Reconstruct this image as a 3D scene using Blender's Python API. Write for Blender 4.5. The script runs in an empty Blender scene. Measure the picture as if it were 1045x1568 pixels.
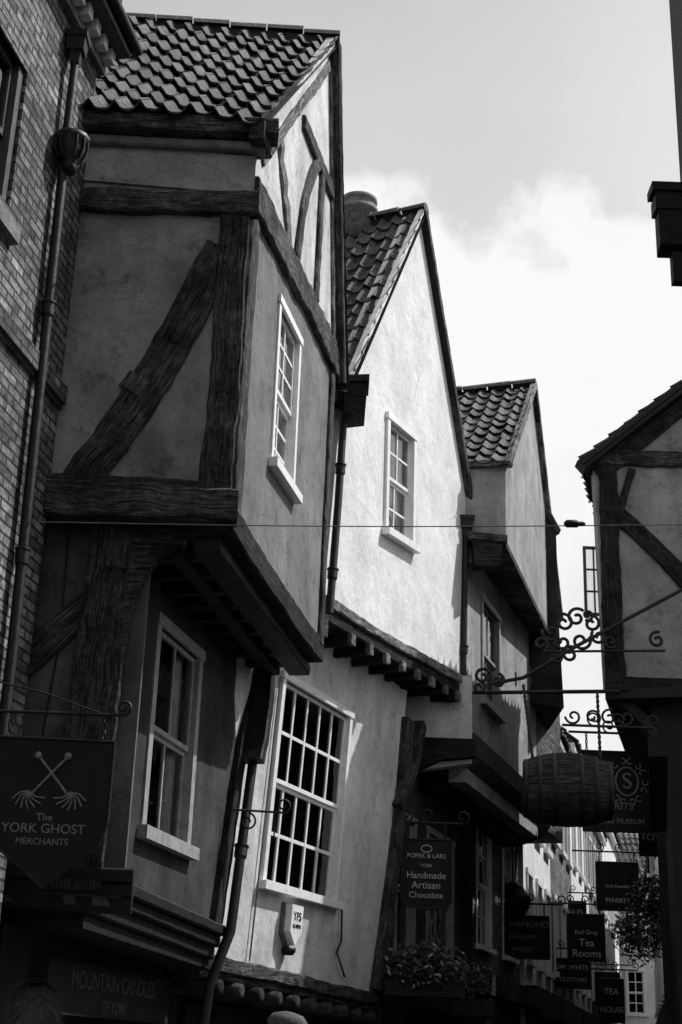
import bpy, bmesh, math, random
from mathutils import Vector, Matrix
from mathutils.geometry import tessellate_polygon
random.seed(7)
rnd=random.random
def ru(a,b): return a+(b-a)*rnd()
SC=bpy.context.scene; COL=SC.collection

# ------------------------------------------------------------ materials
def nmat(name):
    m=bpy.data.materials.new(name); m.use_nodes=True
    nt=m.node_tree; nt.nodes.clear()
    o=nt.nodes.new('ShaderNodeOutputMaterial'); b=nt.nodes.new('ShaderNodeBsdfPrincipled')
    nt.links.new(b.outputs[0],o.inputs[0])
    return m,nt,b
def N(nt,t,**kw):
    n=nt.nodes.new(t)
    for k,v in kw.items(): setattr(n,k,v)
    return n
def ramp(nt,src,stops):
    r=nt.nodes.new('ShaderNodeValToRGB'); e=r.color_ramp.elements
    e[0].position=stops[0][0]; e[0].color=(stops[0][1],)*3+(1,)
    e[1].position=stops[-1][0]; e[1].color=(stops[-1][1],)*3+(1,)
    for p,c in stops[1:-1]:
        x=e.new(p); x.color=(c,c,c,1)
    nt.links.new(src,r.inputs[0]); return r
def noise(nt,scale,detail=4,rough=.6,mapscale=None,coord='Object'):
    tc=nt.nodes.new('ShaderNodeTexCoord'); mp=nt.nodes.new('ShaderNodeMapping')
    nt.links.new(tc.outputs[coord],mp.inputs[0])
    if mapscale: mp.inputs['Scale'].default_value=mapscale
    n=nt.nodes.new('ShaderNodeTexNoise'); n.inputs['Scale'].default_value=scale
    n.inputs['Detail'].default_value=detail; n.inputs['Roughness'].default_value=rough
    nt.links.new(mp.outputs[0],n.inputs['Vector']); return n
def mixc(nt,a,b,f,mode='MIX'):
    m=nt.nodes.new('ShaderNodeMix'); m.data_type='RGBA'; m.blend_type=mode
    for s,i in ((f,0),(a,6),(b,7)):
        if isinstance(s,(int,float)):
            m.inputs[i].default_value = s if i==0 else (s,s,s,1)
        else: nt.links.new(s,m.inputs[i])
    return m.outputs[2]
def bump(nt,b,h,dist,strength=1.0,prev=None):
    bn=nt.nodes.new('ShaderNodeBump'); bn.inputs['Distance'].default_value=dist; bn.inputs['Strength'].default_value=strength
    nt.links.new(h,bn.inputs['Height'])
    if prev: nt.links.new(prev.outputs[0],bn.inputs['Normal'])
    nt.links.new(bn.outputs[0],b.inputs['Normal']); return bn
def plaster(name,lo,hi,streak=.7,rough=.95,bd=.007,stain=.6,lump=.03):
    m,nt,b=nmat(name)
    big=noise(nt,1.25,7,.7); r1=ramp(nt,big.outputs[0],[(.36,lo),(.5,(lo+hi)/2),(.64,hi)])
    st=noise(nt,1.5,4,.6,mapscale=(1.5,1.5,.35)); r2=ramp(nt,st.outputs[0],[(.36,streak),(.56,1)])
    c=mixc(nt,r1.outputs[0],r2.outputs[0],1.0,'MULTIPLY')
    fine=noise(nt,22,5,.78); r3=ramp(nt,fine.outputs[0],[(.3,.72),(.5,1),(.72,1.1)])
    c=mixc(nt,c,r3.outputs[0],.85,'MULTIPLY')
    sp=noise(nt,3.6,7,.78); r6=ramp(nt,sp.outputs[0],[(.53,1),(.63,stain)])
    c=mixc(nt,c,r6.outputs[0],.85,'MULTIPLY')
    tc=nt.nodes.new('ShaderNodeTexCoord')
    ad=nt.nodes.new('ShaderNodeMixRGB'); ad.inputs[0].default_value=.12
    nt.links.new(tc.outputs['Object'],ad.inputs[1]); nt.links.new(sp.outputs[1],ad.inputs[2])
    v=nt.nodes.new('ShaderNodeTexVoronoi'); v.feature='DISTANCE_TO_EDGE'; v.inputs['Scale'].default_value=.9
    nt.links.new(ad.outputs[0],v.inputs['Vector'])
    r4=ramp(nt,v.outputs[0],[(.0,.6),(.005,1)]); r5=ramp(nt,big.outputs[0],[(.5,0),(.56,1)])
    cc=mixc(nt,1.0,r4.outputs[0],r5.outputs[0]); c=mixc(nt,c,cc,1.0,'MULTIPLY')
    nt.links.new(c,b.inputs['Base Color']); b.inputs['Roughness'].default_value=rough
    b.inputs['Specular IOR Level'].default_value=.15
    b1=bump(nt,b,noise(nt,2.6,3,.6).outputs[0],lump,.8)
    bump(nt,b,fine.outputs[0],bd,.9,b1)
    return m
def timber(name,lo,hi,grain=1.0):
    m,nt,b=nmat(name)
    g=noise(nt,11,6,.75,mapscale=(.35,5,5),coord='UV')
    r1=ramp(nt,g.outputs[0],[(.36,lo),(.5,(lo*2+hi)/3),(.66,hi)])
    big=noise(nt,2.6,5,.7); r2=ramp(nt,big.outputs[0],[(.36,.35),(.65,1.35)])
    c=mixc(nt,r1.outputs[0],r2.outputs[0],1.0,'MULTIPLY')
    g2=noise(nt,20,3,.65,mapscale=(.12,4,4),coord='UV'); r3=ramp(nt,g2.outputs[0],[(.39,.08),(.46,1)])
    c=mixc(nt,c,r3.outputs[0],.9,'MULTIPLY')
    pk=noise(nt,17,5,.8); r4=ramp(nt,pk.outputs[0],[(.4,.5),(.58,1.2)]); c=mixc(nt,c,r4.outputs[0],.85,'MULTIPLY')
    nt.links.new(c,b.inputs['Base Color']); b.inputs['Roughness'].default_value=.9
    b.inputs['Specular IOR Level'].default_value=.2
    b1=bump(nt,b,g.outputs[0],.022*grain,1.0)
    b2=bump(nt,b,r3.outputs[0],.012*grain,1.0,b1); bump(nt,b,pk.outputs[0],.022*grain,1.0,b2)
    return m
def brickmat(name,c1,c2,mortar,scale=1.0,ms=.011):
    m,nt,b=nmat(name)
    tc=nt.nodes.new('ShaderNodeTexCoord')
    wn=noise(nt,6,3,.6,coord='UV')
    ad=nt.nodes.new('ShaderNodeMixRGB'); ad.blend_type='ADD'; ad.inputs[0].default_value=.012
    nt.links.new(tc.outputs['UV'],ad.inputs[1]); nt.links.new(wn.outputs[1],ad.inputs[2])
    br=N(nt,'ShaderNodeTexBrick'); br.offset=.5
    br.inputs['Color1'].default_value=(c1,c1,c1,1); br.inputs['Color2'].default_value=(c2,c2,c2,1)
    br.inputs['Mortar'].default_value=(mortar,)*3+(1,)
    br.inputs['Scale'].default_value=1; br.inputs['Mortar Size'].default_value=ms; br.inputs['Mortar Smooth'].default_value=.2
    br.inputs['Brick Width'].default_value=.235*scale; br.inputs['Row Height'].default_value=.08*scale; br.inputs['Bias'].default_value=0
    nt.links.new(ad.outputs[0],br.inputs['Vector'])
    n=noise(nt,9,5,.75); r=ramp(nt,n.outputs[0],[(.36,.35),(.64,1.4)])
    c=mixc(nt,br.outputs[0],r.outputs[0],1.0,'MULTIPLY')
    big=noise(nt,1.1,3,.6); rb=ramp(nt,big.outputs[0],[(.35,.5),(.65,1.1)])
    c=mixc(nt,c,rb.outputs[0],1.0,'MULTIPLY')
    nt.links.new(c,b.inputs['Base Color']); b.inputs['Roughness'].default_value=.9
    b.inputs['Specular IOR Level'].default_value=.2
    inv=N(nt,'ShaderNodeMath',operation='MULTIPLY'); inv.inputs[1].default_value=-1; nt.links.new(br.outputs['Fac'],inv.inputs[0])
    b1=bump(nt,b,inv.outputs[0],.03,1.0); bump(nt,b,n.outputs[0],.03,.9,b1)
    return m
def tilemat(name,lo,hi):
    m,nt,b=nmat(name)
    at=N(nt,'ShaderNodeAttribute',attribute_name='tile')
    r=ramp(nt,at.outputs['Fac'],[(0,lo),(1,hi)])
    n=noise(nt,13,6,.75); r2=ramp(nt,n.outputs[0],[(.35,.3),(.52,.9),(.7,1.9)])
    c=mixc(nt,r.outputs[0],r2.outputs[0],1.0,'MULTIPLY')
    l=noise(nt,5,4,.75); r3=ramp(nt,l.outputs[0],[(.58,0),(.68,.8)])
    c=mixc(nt,c,hi*2.0,r3.outputs[0])
    nt.links.new(c,b.inputs['Base Color']); b.inputs['Roughness'].default_value=.8
    bump(nt,b,n.outputs[0],.03,1.0)
    return m
def paint(name,v,rough=.5,var=.25,bd=.006,scale=9,spec=.5):
    m,nt,b=nmat(name)
    n=noise(nt,scale,5,.7); r=ramp(nt,n.outputs[0],[(.35,v*(1-var)),(.6,v)])
    nt.links.new(r.outputs[0],b.inputs['Base Color']); b.inputs['Roughness'].default_value=rough
    b.inputs['Specular IOR Level'].default_value=spec
    bump(nt,b,n.outputs[0],bd*2,.7)
    return m
def glassmat(name,rough=.02):
    m=bpy.data.materials.new(name); m.use_nodes=True; nt=m.node_tree; nt.nodes.clear()
    o=nt.nodes.new('ShaderNodeOutputMaterial'); mx=nt.nodes.new('ShaderNodeMixShader')
    t=nt.nodes.new('ShaderNodeBsdfTransparent'); t.inputs[0].default_value=(.8,.8,.8,1)
    g=nt.nodes.new('ShaderNodeBsdfGlossy'); g.inputs['Roughness'].default_value=rough; g.inputs[0].default_value=(.9,.9,.9,1)
    fr=nt.nodes.new('ShaderNodeFresnel'); fr.inputs[0].default_value=1.7
    bn=nt.nodes.new('ShaderNodeBump'); bn.inputs['Distance'].default_value=.02; bn.inputs['Strength'].default_value=.4
    nn=noise(nt,2.5,2,.5); nt.links.new(nn.outputs[0],bn.inputs['Height'])
    nt.links.new(bn.outputs[0],g.inputs['Normal'])
    nt.links.new(fr.outputs[0],mx.inputs[0]); nt.links.new(t.outputs[0],mx.inputs[1]); nt.links.new(g.outputs[0],mx.inputs[2])
    nt.links.new(mx.outputs[0],o.inputs[0]); return m

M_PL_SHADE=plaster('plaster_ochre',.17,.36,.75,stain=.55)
M_PL_SHADE2=plaster('plaster_ochre_shaded',.08,.17,.75,stain=.5)  # darker copy of the ochre; the lower wall's deeper shade is in its colour
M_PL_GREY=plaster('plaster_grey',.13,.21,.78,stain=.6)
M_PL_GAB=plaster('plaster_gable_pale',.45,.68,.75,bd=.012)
M_PL_WHITE=plaster('plaster_white',.6,.76,.9,stain=.86,bd=.005)
M_PL_LOW=plaster('plaster_cream',.46,.68,.8,stain=.72)
M_PL_G3=plaster('plaster_buff',.26,.4,.75)
M_PL_SHADED=plaster('plaster_shaded',.03,.065,.7)  # dark plaster; shade on the jettied and side walls is put into its colour
M_PL_RH=plaster('plaster_right_house',.2,.32,.75)
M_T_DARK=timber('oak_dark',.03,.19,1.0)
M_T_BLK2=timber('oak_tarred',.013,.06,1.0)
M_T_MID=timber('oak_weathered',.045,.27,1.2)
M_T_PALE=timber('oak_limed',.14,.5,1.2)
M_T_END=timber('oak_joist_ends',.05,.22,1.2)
M_T_BLACK=paint('black_wood_and_shade',.012,.6,.4,spec=.25)  # black paint; on soffits and backlit walls its colour carries the deep shade
M_BRICK=brickmat('brick_wall',.1,.32,.04)
M_BRICK_D=brickmat('brick_dark',.08,.2,.05)
M_BRICK_L=brickmat('brick_light',.2,.36,.12)
M_TILE=tilemat('clay_pantiles',.028,.1)
M_TILE2=tilemat('clay_pantiles_light',.04,.13)
M_WHITE=paint('white_gloss_paint',.8,.35,.15)
M_CREAM=paint('aged_cream_paint',.3,.6,.35)
M_BRN=paint('brown_paint',.05,.5,.3)
M_IRON=paint('cast_iron_black',.009,.55,.4,spec=.35)
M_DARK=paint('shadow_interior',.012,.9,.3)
M_SIGN=paint('signboard_black',.01,.65,.3,spec=.25)
M_GOLD=paint('gilt_lettering',.24,.5,.4,scale=30)
M_DARK_LETTER=paint('dark_lettering',.06,.6,.5,scale=30)  # darker than the gilt and white lettering
M_LETTER=paint('white_lettering',.5,.5,.3,scale=30)
M_CURT=paint('reflection_curtain',.75,.9,.2)  # white folds stand in for pale reflections in the upper panes
M_GLASS=glassmat('window_glass')
M_STONE=paint('stone_trim',.18,.85,.5,.02)
M_LEAD=paint('lead_flashing',.12,.5,.4)
M_OAKBAR=timber('barrel_oak',.02,.09,.5)
M_LEAF=paint('leaf_green',.05,.6,.6,scale=25)
M_PETAL=paint('petal_white',.35,.7,.3)
M_COBBLE=brickmat('cobblestones',.09,.15,.05,1.2)
M_PAVE=brickmat('paving_flags',.18,.25,.1,3.0)
M_SKIN=paint('skin',.35,.5,.1); M_HAIR=paint('hair',.14,.55,.7,scale=60); M_COAT=paint('coat_cloth',.04,.9,.3); M_CAP=paint('flat_cap_tweed',.12,.95,.4,scale=60)

# ------------------------------------------------------------ object helpers
def empty(name,loc=(0,0,0)):
    e=bpy.data.objects.new(name,None); COL.objects.link(e); e.empty_display_size=.3
    return e
def mk(name,par,verts,faces,mat,uvs=None,smooth=False,attr=None,recalc=True):
    me=bpy.data.meshes.new(name); me.from_pydata([tuple(v) for v in verts],[],faces)
    if uvs:
        ul=me.uv_layers.new(name='UVMap')
        for l in me.loops: ul.data[l.index].uv=uvs[l.vertex_index]
    if attr:
        a=me.attributes.new('tile','FLOAT','POINT'); a.data.foreach_set('value',attr)
    if recalc:
        bm=bmesh.new(); bm.from_mesh(me); bmesh.ops.recalc_face_normals(bm,faces=bm.faces); bm.to_mesh(me); bm.free()
    me.materials.append(mat)
    if smooth:
        for p in me.polygons: p.use_smooth=True
    o=bpy.data.objects.new(name,me); COL.objects.link(o)
    if par: o.parent=par
    return o
class Fr:
    def __init__(s,ox,oy,az,sgn=1,lean=0,z0=0,k=0):
        a=math.radians(az); s.o=(ox,oy); s.d=(math.sin(a),math.cos(a)); s.n=(math.cos(a)*sgn,-math.sin(a)*sgn); s.lean=lean; s.z0=z0; s.k=k
    def __call__(s,a,z,o=0):
        o=o+s.lean*(z-s.z0); z=z+s.k*a
        return Vector((s.o[0]+s.d[0]*a+s.n[0]*o, s.o[1]+s.d[1]*a+s.n[1]*o, z))
def prism(name,par,fr,pts,o0,o1,mat,holes=()):
    loops=[list(pts)]+[list(h) for h in holes]
    flat=[p for l in loops for p in l]; n=len(flat)
    tris=tessellate_polygon([[Vector((p[0],p[1],0)) for p in l] for l in loops])
    V=[fr(p[0],p[1],o1) for p in flat]+[fr(p[0],p[1],o0) for p in flat]
    F=[tuple(t) for t in tris]+[tuple(i+n for i in reversed(t)) for t in tris]
    b=0
    for l in loops:
        for i in range(len(l)):
            j=(i+1)%len(l); F.append((b+i,b+j,b+j+n,b+i+n))
        b+=len(l)
    uv=[(p[0],p[1]) for p in flat]+[(p[0]+(o1-o0),p[1]) for p in flat]
    return mk(name,par,V,F,mat,uv)
def rect(a,b,c,d): return [(a,c),(b,c),(b,d),(a,d)]
def box(name,par,fr,s0,s1,z0,z1,o0,o1,mat): return prism(name,par,fr,rect(s0,s1,z0,z1),o0,o1,mat)
def beam(name,par,fr,p0,p1,w,o0,o1,mat,w2=None,jit=.012,bow=0,ch=.015):
    w2=w if w2 is None else w2
    P0=Vector(p0); P1=Vector(p1); L=(P1-P0).length; t=(P1-P0)/L; q=Vector((-t[1],t[0]))
    n=max(2,int(L/.11)); V=[];F=[];U=[]
    u0=ru(0,20); ph=ru(0,6); h1o=h2o=0
    for i in range(n+1):
        f=i/n; c=P0+(P1-P0)*f+q*(bow*math.sin(math.pi*f)+jit*.5*math.sin(f*L*2.3+ph)); h=(w+(w2-w)*f)/2
        h1o=h1o*.6+ru(-jit,jit)*.6; h2o=h2o*.6+ru(-jit,jit)*.6
        h1=h+h1o; h2=h+h2o; oo=o1+ru(-jit,jit)*.4
        cc=min(ch,h*.3,(o1-o0)*.3)
        prof=[(-h1,o0),(-h1,oo-cc),(-h1+cc,oo),(0,oo+ru(-jit,jit)*.3),(h2-cc,oo),(h2,oo-cc),(h2,o0)]
        acc=0;pp=None
        for a,o in prof:
            pt=c+q*a; V.append(fr(pt[0],pt[1],o))
            if pp: acc+=math.hypot(a-pp[0],o-pp[1])
            pp=(a,o); U.append((u0+f*L,acc))
    m=7
    for i in range(n):
        for j in range(m):
            a=i*m+j; b=i*m+(j+1)%m; F.append((a,b,b+m,a+m))
    F.append(tuple(range(m))); F.append(tuple(reversed(range(n*m,n*m+m))))
    return mk(name,par,V,F,mat,U)
def tube(name,par,pts,r,mat,cyclic=False,res=2):
    cu=bpy.data.curves.new(name,'CURVE'); cu.dimensions='3D'; cu.bevel_depth=r; cu.bevel_resolution=res; cu.use_fill_caps=True
    sp=cu.splines.new('POLY'); sp.points.add(len(pts)-1)
    for i,p in enumerate(pts): sp.points[i].co=(p[0],p[1],p[2],1)
    sp.use_cyclic_u=cyclic
    cu.materials.append(mat); o=bpy.data.objects.new(name,cu); COL.objects.link(o); o.parent=par; return o
def lathe(name,par,c,prof,mat,axis=(0,0,1),seg=24,squash=1):
    ax=Vector(axis).normalized(); q=ax.to_track_quat('Z','Y'); V=[];F=[];U=[]
    for i,(r,h) in enumerate(prof):
        for k in range(seg):
            a=2*math.pi*k/seg; V.append(Vector(c)+q@Vector((r*math.cos(a),r*math.sin(a)*squash,h))); U.append((h,k/seg*2))
    for i in range(len(prof)-1):
        for k in range(seg):
            a=i*seg+k; b=i*seg+(k+1)%seg; F.append((a,b,b+seg,a+seg))
    F.append(tuple(range(seg))); F.append(tuple(range((len(prof)-1)*seg,len(prof)*seg)))
    return mk(name,par,V,F,mat,U,smooth=True)
def text(name,par,s,fr,a,z,o,size,mat,align='CENTER'):
    cu=bpy.data.curves.new(name,'FONT'); cu.body=s; cu.size=size; cu.align_x=align; cu.align_y='CENTER'; cu.extrude=.003
    cu.materials.append(mat); ob=bpy.data.objects.new(name,cu); COL.objects.link(ob); ob.parent=par
    X=Vector((fr.d[0],fr.d[1],0)); Z=Vector((fr.n[0],fr.n[1],0)); Y=Vector((0,0,1))
    M=Matrix((X,Y,Z)).transposed().to_4x4(); M.translation=fr(a,z,o); ob.matrix_world=M; return ob
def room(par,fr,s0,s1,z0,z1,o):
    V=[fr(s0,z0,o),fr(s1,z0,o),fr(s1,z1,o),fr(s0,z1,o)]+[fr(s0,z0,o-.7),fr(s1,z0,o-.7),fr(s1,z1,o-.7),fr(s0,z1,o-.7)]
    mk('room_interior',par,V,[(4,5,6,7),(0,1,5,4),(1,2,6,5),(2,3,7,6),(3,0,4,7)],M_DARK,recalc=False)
def sash(par,fr,s0,s1,z0,z1,cols=2,rows=2,o=0,fw=.07,bar=.024,sill=True,curtain=0,proud=.02,meet=True,mat=None,cas=True,rev=.09):
    mat=mat or M_WHITE
    if cas:
        box('window_casing',par,fr,s0-.0,s0+fw,z0,z1,o-rev,o+proud,mat); box('window_casing',par,fr,s1-fw,s1,z0,z1,o-rev,o+proud,mat)
        box('window_head',par,fr,s0-.02,s1+.02,z1,z1+fw,o-rev,o+proud+.012,mat)
        if sill: box('window_sill',par,fr,s0-.06,s1+.06,z0-fw*1.1,z0,o-rev,o+proud+.07,mat)
        else: box('window_bottom',par,fr,s0,s1,z0-fw*.6,z0,o-rev,o+proud,mat)
    a,b,c,d=s0+fw,s1-fw,z0,z1; st=.045; of=o-.03; ob=o-.07
    zm=(c+d)/2
    def leaf(z_0,z_1,r,of,ob):
        box('sash_stile',par,fr,a,a+st,z_0,z_1,ob,of,mat); box('sash_stile',par,fr,b-st,b,z_0,z_1,ob,of,mat)
        box('sash_rail',par,fr,a+st,b-st,z_0,z_0+st,ob,of,mat); box('sash_rail',par,fr,a+st,b-st,z_1-st,z_1,ob,of,mat)
        A,B,C,D=a+st,b-st,z_0+st,z_1-st
        for i in range(1,cols):
            x=A+(B-A)*i/cols; box('glazing_bar',par,fr,x-bar/2,x+bar/2,C,D,ob+.01,of-.006,mat)
        for i in range(1,r):
            z=C+(D-C)*i/r; box('glazing_bar',par,fr,A,B,z-bar/2,z+bar/2,ob+.012,of-.009,mat)
        for i in range(cols):
            for j in range(r):
                x0=A+(B-A)*i/cols;x1=A+(B-A)*(i+1)/cols;y0=C+(D-C)*j/r;y1=C+(D-C)*(j+1)/r; t=[ru(-.004,.004) for _ in range(4)]; m=ob+.02
                mk('pane',par,[fr(x0,y0,m+t[0]),fr(x1,y0,m+t[1]),fr(x1,y1,m+t[2]),fr(x0,y1,m+t[3])],[(0,1,2,3)],M_GLASS,recalc=False)
    if meet:
        leaf(zm-.02,d,max(1,rows//2),of,ob+.002); leaf(c,zm-.021,max(1,rows//2),of-.03,ob-.03)
    else: leaf(c,d,rows,of,ob)
    if curtain:
        n=24; w=(b-a)*.33*curtain
        for sx,dr in ((a,1),(b,-1)):
            V=[];F=[]
            for i in range(n+1):
                x=sx+dr*w*i/n; oo=ob-.09+.02*math.sin(i*1.3)
                V+= [fr(x,c,oo),fr(x-dr*w*.15*math.sin(i/n*2),d,oo)]
            F=[(2*i,2*i+2,2*i+3,2*i+1) for i in range(n)]
            mk('reflection_curtain',par,V,F,M_CURT,smooth=True)
    room(par,fr,a-.02,b+.02,c-.02,d+.02,ob-.04)
def pantiles(name,par,E0,E1,R0,R1,nc,nr,mat,A=.034,thick=.02,seg=8,lift=.04):
    E0,E1,R0,R1=map(Vector,(E0,E1,R0,R1))
    nrm=(E1-E0).cross(R0-E0).normalized()
    if nrm.z<0: nrm=-nrm
    ph=ru(0,6)
    def P(u,v,h):
        u/=nc; v/=nr
        sag=-.07*math.sin(math.pi*min(1,max(0,v)))*math.sin(math.pi*min(1,max(0,u)))+.018*math.sin(u*9+ph+v*3)
        return (E0*(1-u)+E1*u)*(1-v)+(R0*(1-u)+R1*u)*v+nrm*(h+sag)
    V=[];F=[];T=[];U=[]
    for j in range(nr):
        for i in range(nc):
            tv=rnd(); dv=ru(-.11,.11); dl=ru(-.01,.015); du=ru(-.06,.06)
            base=len(V); rings=[(j+dv,-thick+lift+dl),(j+dv,lift+dl),(min(nr,j+1.12),-.004)]
            for (v,h) in rings:
                for k in range(seg+1):
                    t=k/seg; u=min(nc,max(0,i+du+t*1.06)); hh=A*math.cos(2*math.pi*t+.8*math.sin(2*math.pi*t))
                    V.append(P(u,v,hh+h)); T.append(tv); U.append((u,v))
            m=seg+1
            for q in range(2):
                for k in range(seg): a=base+q*m+k; F.append((a,a+1,a+1+m,a+m))
    o=mk(name,par,V,F,mat,U,attr=T,recalc=False)
    mk('roof_underlay',par,[P(0,0,-.06),P(nc,0,-.06),P(nc,nr,-.06),P(0,nr,-.06)],[(0,1,2,3)],M_T_BLACK,recalc=False)
    return o
def ridge(name,par,A,B,r,mat,step=.42):
    A=Vector(A);B=Vector(B);L=(B-A).length;n=max(1,int(L/step));d=(B-A)/L; side=d.cross(Vector((0,0,1))).normalized()
    V=[];F=[];T=[]
    for i in range(n):
        b=len(V);tv=rnd();dz=ru(-.015,.018)
        for f,e in ((0,.014),(.97,0)):
            for k in range(7):
                a=math.pi*k/6; V.append(A+d*L*(i+f)/n+side*math.cos(a)*(r+e)+Vector((0,0,math.sin(a)*(r+e)-.04+dz))); T.append(tv)
        for k in range(6): F.append((b+k,b+k+1,b+k+8,b+k+7))
        F.append(tuple(b+k for k in range(7)))
    mk(name,par,V,F,mat,attr=T,recalc=False)
def roof_pair(par,fr,sl,zl,sr,zr,sa,za,o,depth,nc,nr,mat,bd=None):
    """gable fronted roof: eaves at sl and sr, apex sa, verge at offset o, running back by depth"""
    def bk(s,z):
        if bd: return fr(s,z,o)+Vector((bd[0]*depth,bd[1]*depth,0))
        return fr(s,z,o-depth)
    pantiles('pantiles',par,bk(sl,zl),fr(sl,zl,o),bk(sa,za),fr(sa,za,o),nc,nr,mat)
    pantiles('pantiles',par,fr(sr,zr,o),bk(sr,zr),fr(sa,za,o),bk(sa,za),nc,nr,mat)
    ridge('ridge_tiles',par,fr(sa,za+.03,o),bk(sa,za+.03),.11,mat)
def verge(par,fr,a,b,o0,o1,w,mat): beam('bargeboard',par,fr,a,b,w,o0,o1,mat,jit=.008)
def hopper(par,c,mat,w=.16,h=.3):
    V=[];F=[];x,y,z=c
    lv=[(0,.45),(.35,.55),(.4,.85),(.8,.95),(.82,1.1),(1,1.15)]
    for t,k in lv:
        for sx,sy in((-1,-1),(1,-1),(1,1),(-1,1)): V.append((x+sx*w*k*.7,y+sy*w*k*.7,z+h*t))
    for i in range(len(lv)-1):
        for k in range(4): F.append((i*4+k,i*4+(k+1)%4,i*4+4+(k+1)%4,i*4+4+k))
    F.append((0,1,2,3)); F.append(tuple(range(len(lv)*4-4,len(lv)*4)))
    mk('hopper_head',par,V,F,mat)
def downpipe(pts,r,hop=True,name='drainpipe',collars=1.6,hw=.16):
    e=empty(name); pts=[Vector(p) for p in pts]
    tube('pipe',e,pts,r,M_IRON,res=4)
    for a,b in zip(pts,pts[1:]):
        L=(b-a).length; n=int(L/collars)
        for i in range(1,n+1):
            c=a+(b-a)*(i/(n+.5)); d=(b-a).normalized(); tube('collar',e,[c-d*.05,c+d*.05],r*1.3,M_IRON,res=4); tube('collar_ring',e,[c-d*.07,c-d*.055],r*1.5,M_IRON,res=4)
    if hop: hopper(e,pts[0],M_IRON,hw)
    return e
def scroll(c,r,turns,a0,fr,sgn=1,n=26):
    out=[]
    for i in range(n+1):
        f=i/n; rr=r*(1-.8*f); a=a0+sgn*turns*2*math.pi*f
        out.append(fr(c[0]+rr*math.cos(a),c[1]+rr*math.sin(a),c[2] if len(c)>2 else 0))
    return out
def leaves(name,par,c,rad,n,size,mat):
    V=[];F=[]
    for i in range(n):
        while True:
            p=Vector((ru(-1,1),ru(-1,1),ru(-1,1)))
            if .25<p.length<1: break
        l=1+.25*math.sin(p.x*7+p.y*5)*math.cos(p.z*6)
        q=Vector((p.x*rad[0],p.y*rad[1],p.z*rad[2]))*l+Vector(c)
        a=Vector((ru(-1,1),ru(-1,1),ru(-1,1))).normalized(); b=a.orthogonal().normalized(); s=size*ru(.6,1.3); k=len(V)
        V+=[q-a*s,q+b*s*.45,q+a*s,q-b*s*.45]; F.append((k,k+1,k+2,k+3))
    return mk(name,par,V,F,mat,recalc=False)
YF=lambda y,x0=0: Fr(x0,y,90,1)

# ------------------------------------------------------------ ground
mk('ground',None,[(-400,-300,0),(400,-300,0),(400,900,0),(-400,900,0)],[(0,1,2,3)],M_COBBLE,[(-400,-300),(400,-300),(400,900),(-400,900)])
mk('street',None,[(-1.4,-5,.004),(1.1,-5,.004),(4.6,20,.004),(13,62,.004),(10,62,.004),(2.0,20,.004)],[(0,1,2,5),(5,2,3,4)],M_COBBLE,[(-1.4,-5),(1.1,-5),(4.6,20),(13,62),(10,62),(2,20)])
mk('pavement',None,[(-3.2,-5,.0),(-1.4,-5,0),(2.0,20,0),(10,62,0),(9,62,0),(.2,20,0),(-3.2,-5,.12),(-1.4,-5,.12),(2.0,20,.12),(10,62,.12),(9,62,.12),(.2,20,.12)],[(6,7,8,11),(11,8,9,10),(1,2,8,7),(2,3,9,8)],M_PAVE,[(-3.2,-5),(-1.4,-5),(2,20),(10,62),(9,62),(.2,20)]*2)

# ------------------------------------------------------------ HOUSE 1 timber framed
H1=empty('timber_framed_house')
G1=Fr(-.83,11,10.6); S1=Fr(-.885,10.705,-95,-1)
ap=(2.75,12.76)
G1p=Fr(-.83,11,10.6,k=.06)
hk=[(s,z+.06*s) for s,z in rect(.9,1.92,6.6,8.22)]
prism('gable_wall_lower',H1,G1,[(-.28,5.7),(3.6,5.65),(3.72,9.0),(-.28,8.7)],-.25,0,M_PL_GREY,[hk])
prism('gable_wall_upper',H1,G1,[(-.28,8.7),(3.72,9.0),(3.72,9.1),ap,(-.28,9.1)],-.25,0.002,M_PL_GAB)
sash(H1,G1p,.9,1.92,6.6,8.22,2,6,0,fw=.08,bar=.03,curtain=1.55,rev=.12)
beam('tie_beam',H1,G1,(-.3,8.68),(3.72,9.06),.34,0,.07,M_T_MID,bow=.03,jit=.025)
beam('corner_post',H1,G1,(-.2,5.7),(-.17,8.55),.24,0,.03,M_T_DARK)
beam('corner_post',H1,G1,(3.5,5.65),(3.6,8.9),.18,0,.04,M_T_DARK)
beam('collar',H1,G1,(1.5,10.75),(3.2,10.95),.18,0,.05,M_T_MID)
beam('strut',H1,G1,(2.3,10.8),(1.5,9.1),.17,0,.045,M_T_MID,bow=-.14)
beam('strut',H1,G1,(2.55,10.8),(2.5,9.2),.15,0,.045,M_T_MID)
beam('strut',H1,G1,(.55,9.9),(1.25,9.0),.2,0,.03,M_T_PALE,jit=.03)
beam('principal_rafter',H1,G1,(-.05,9.2),(ap[0]-.05,ap[1]-.35),.12,.0,.03,M_T_PALE)
beam('principal_rafter',H1,G1,(3.6,9.2),(ap[0]+.05,ap[1]-.3),.14,.0,.04,M_T_PALE)
verge(H1,G1,(-.36,9.16),(ap[0],ap[1]+.06),-.02,.075,.1,M_PL_GAB); verge(H1,G1,(3.85,8.85),(ap[0],ap[1]),.0,.13,.16,M_T_DARK)
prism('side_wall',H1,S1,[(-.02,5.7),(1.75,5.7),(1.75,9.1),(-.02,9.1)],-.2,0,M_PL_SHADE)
beam('corner_post',H1,S1,(.13,5.8),(.13,8.5),.26,0,.06,M_T_DARK,jit=.02)
beam('side_post',H1,S1,(1.58,5.8),(1.6,8.4),.13,0,.05,M_T_DARK)
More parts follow.
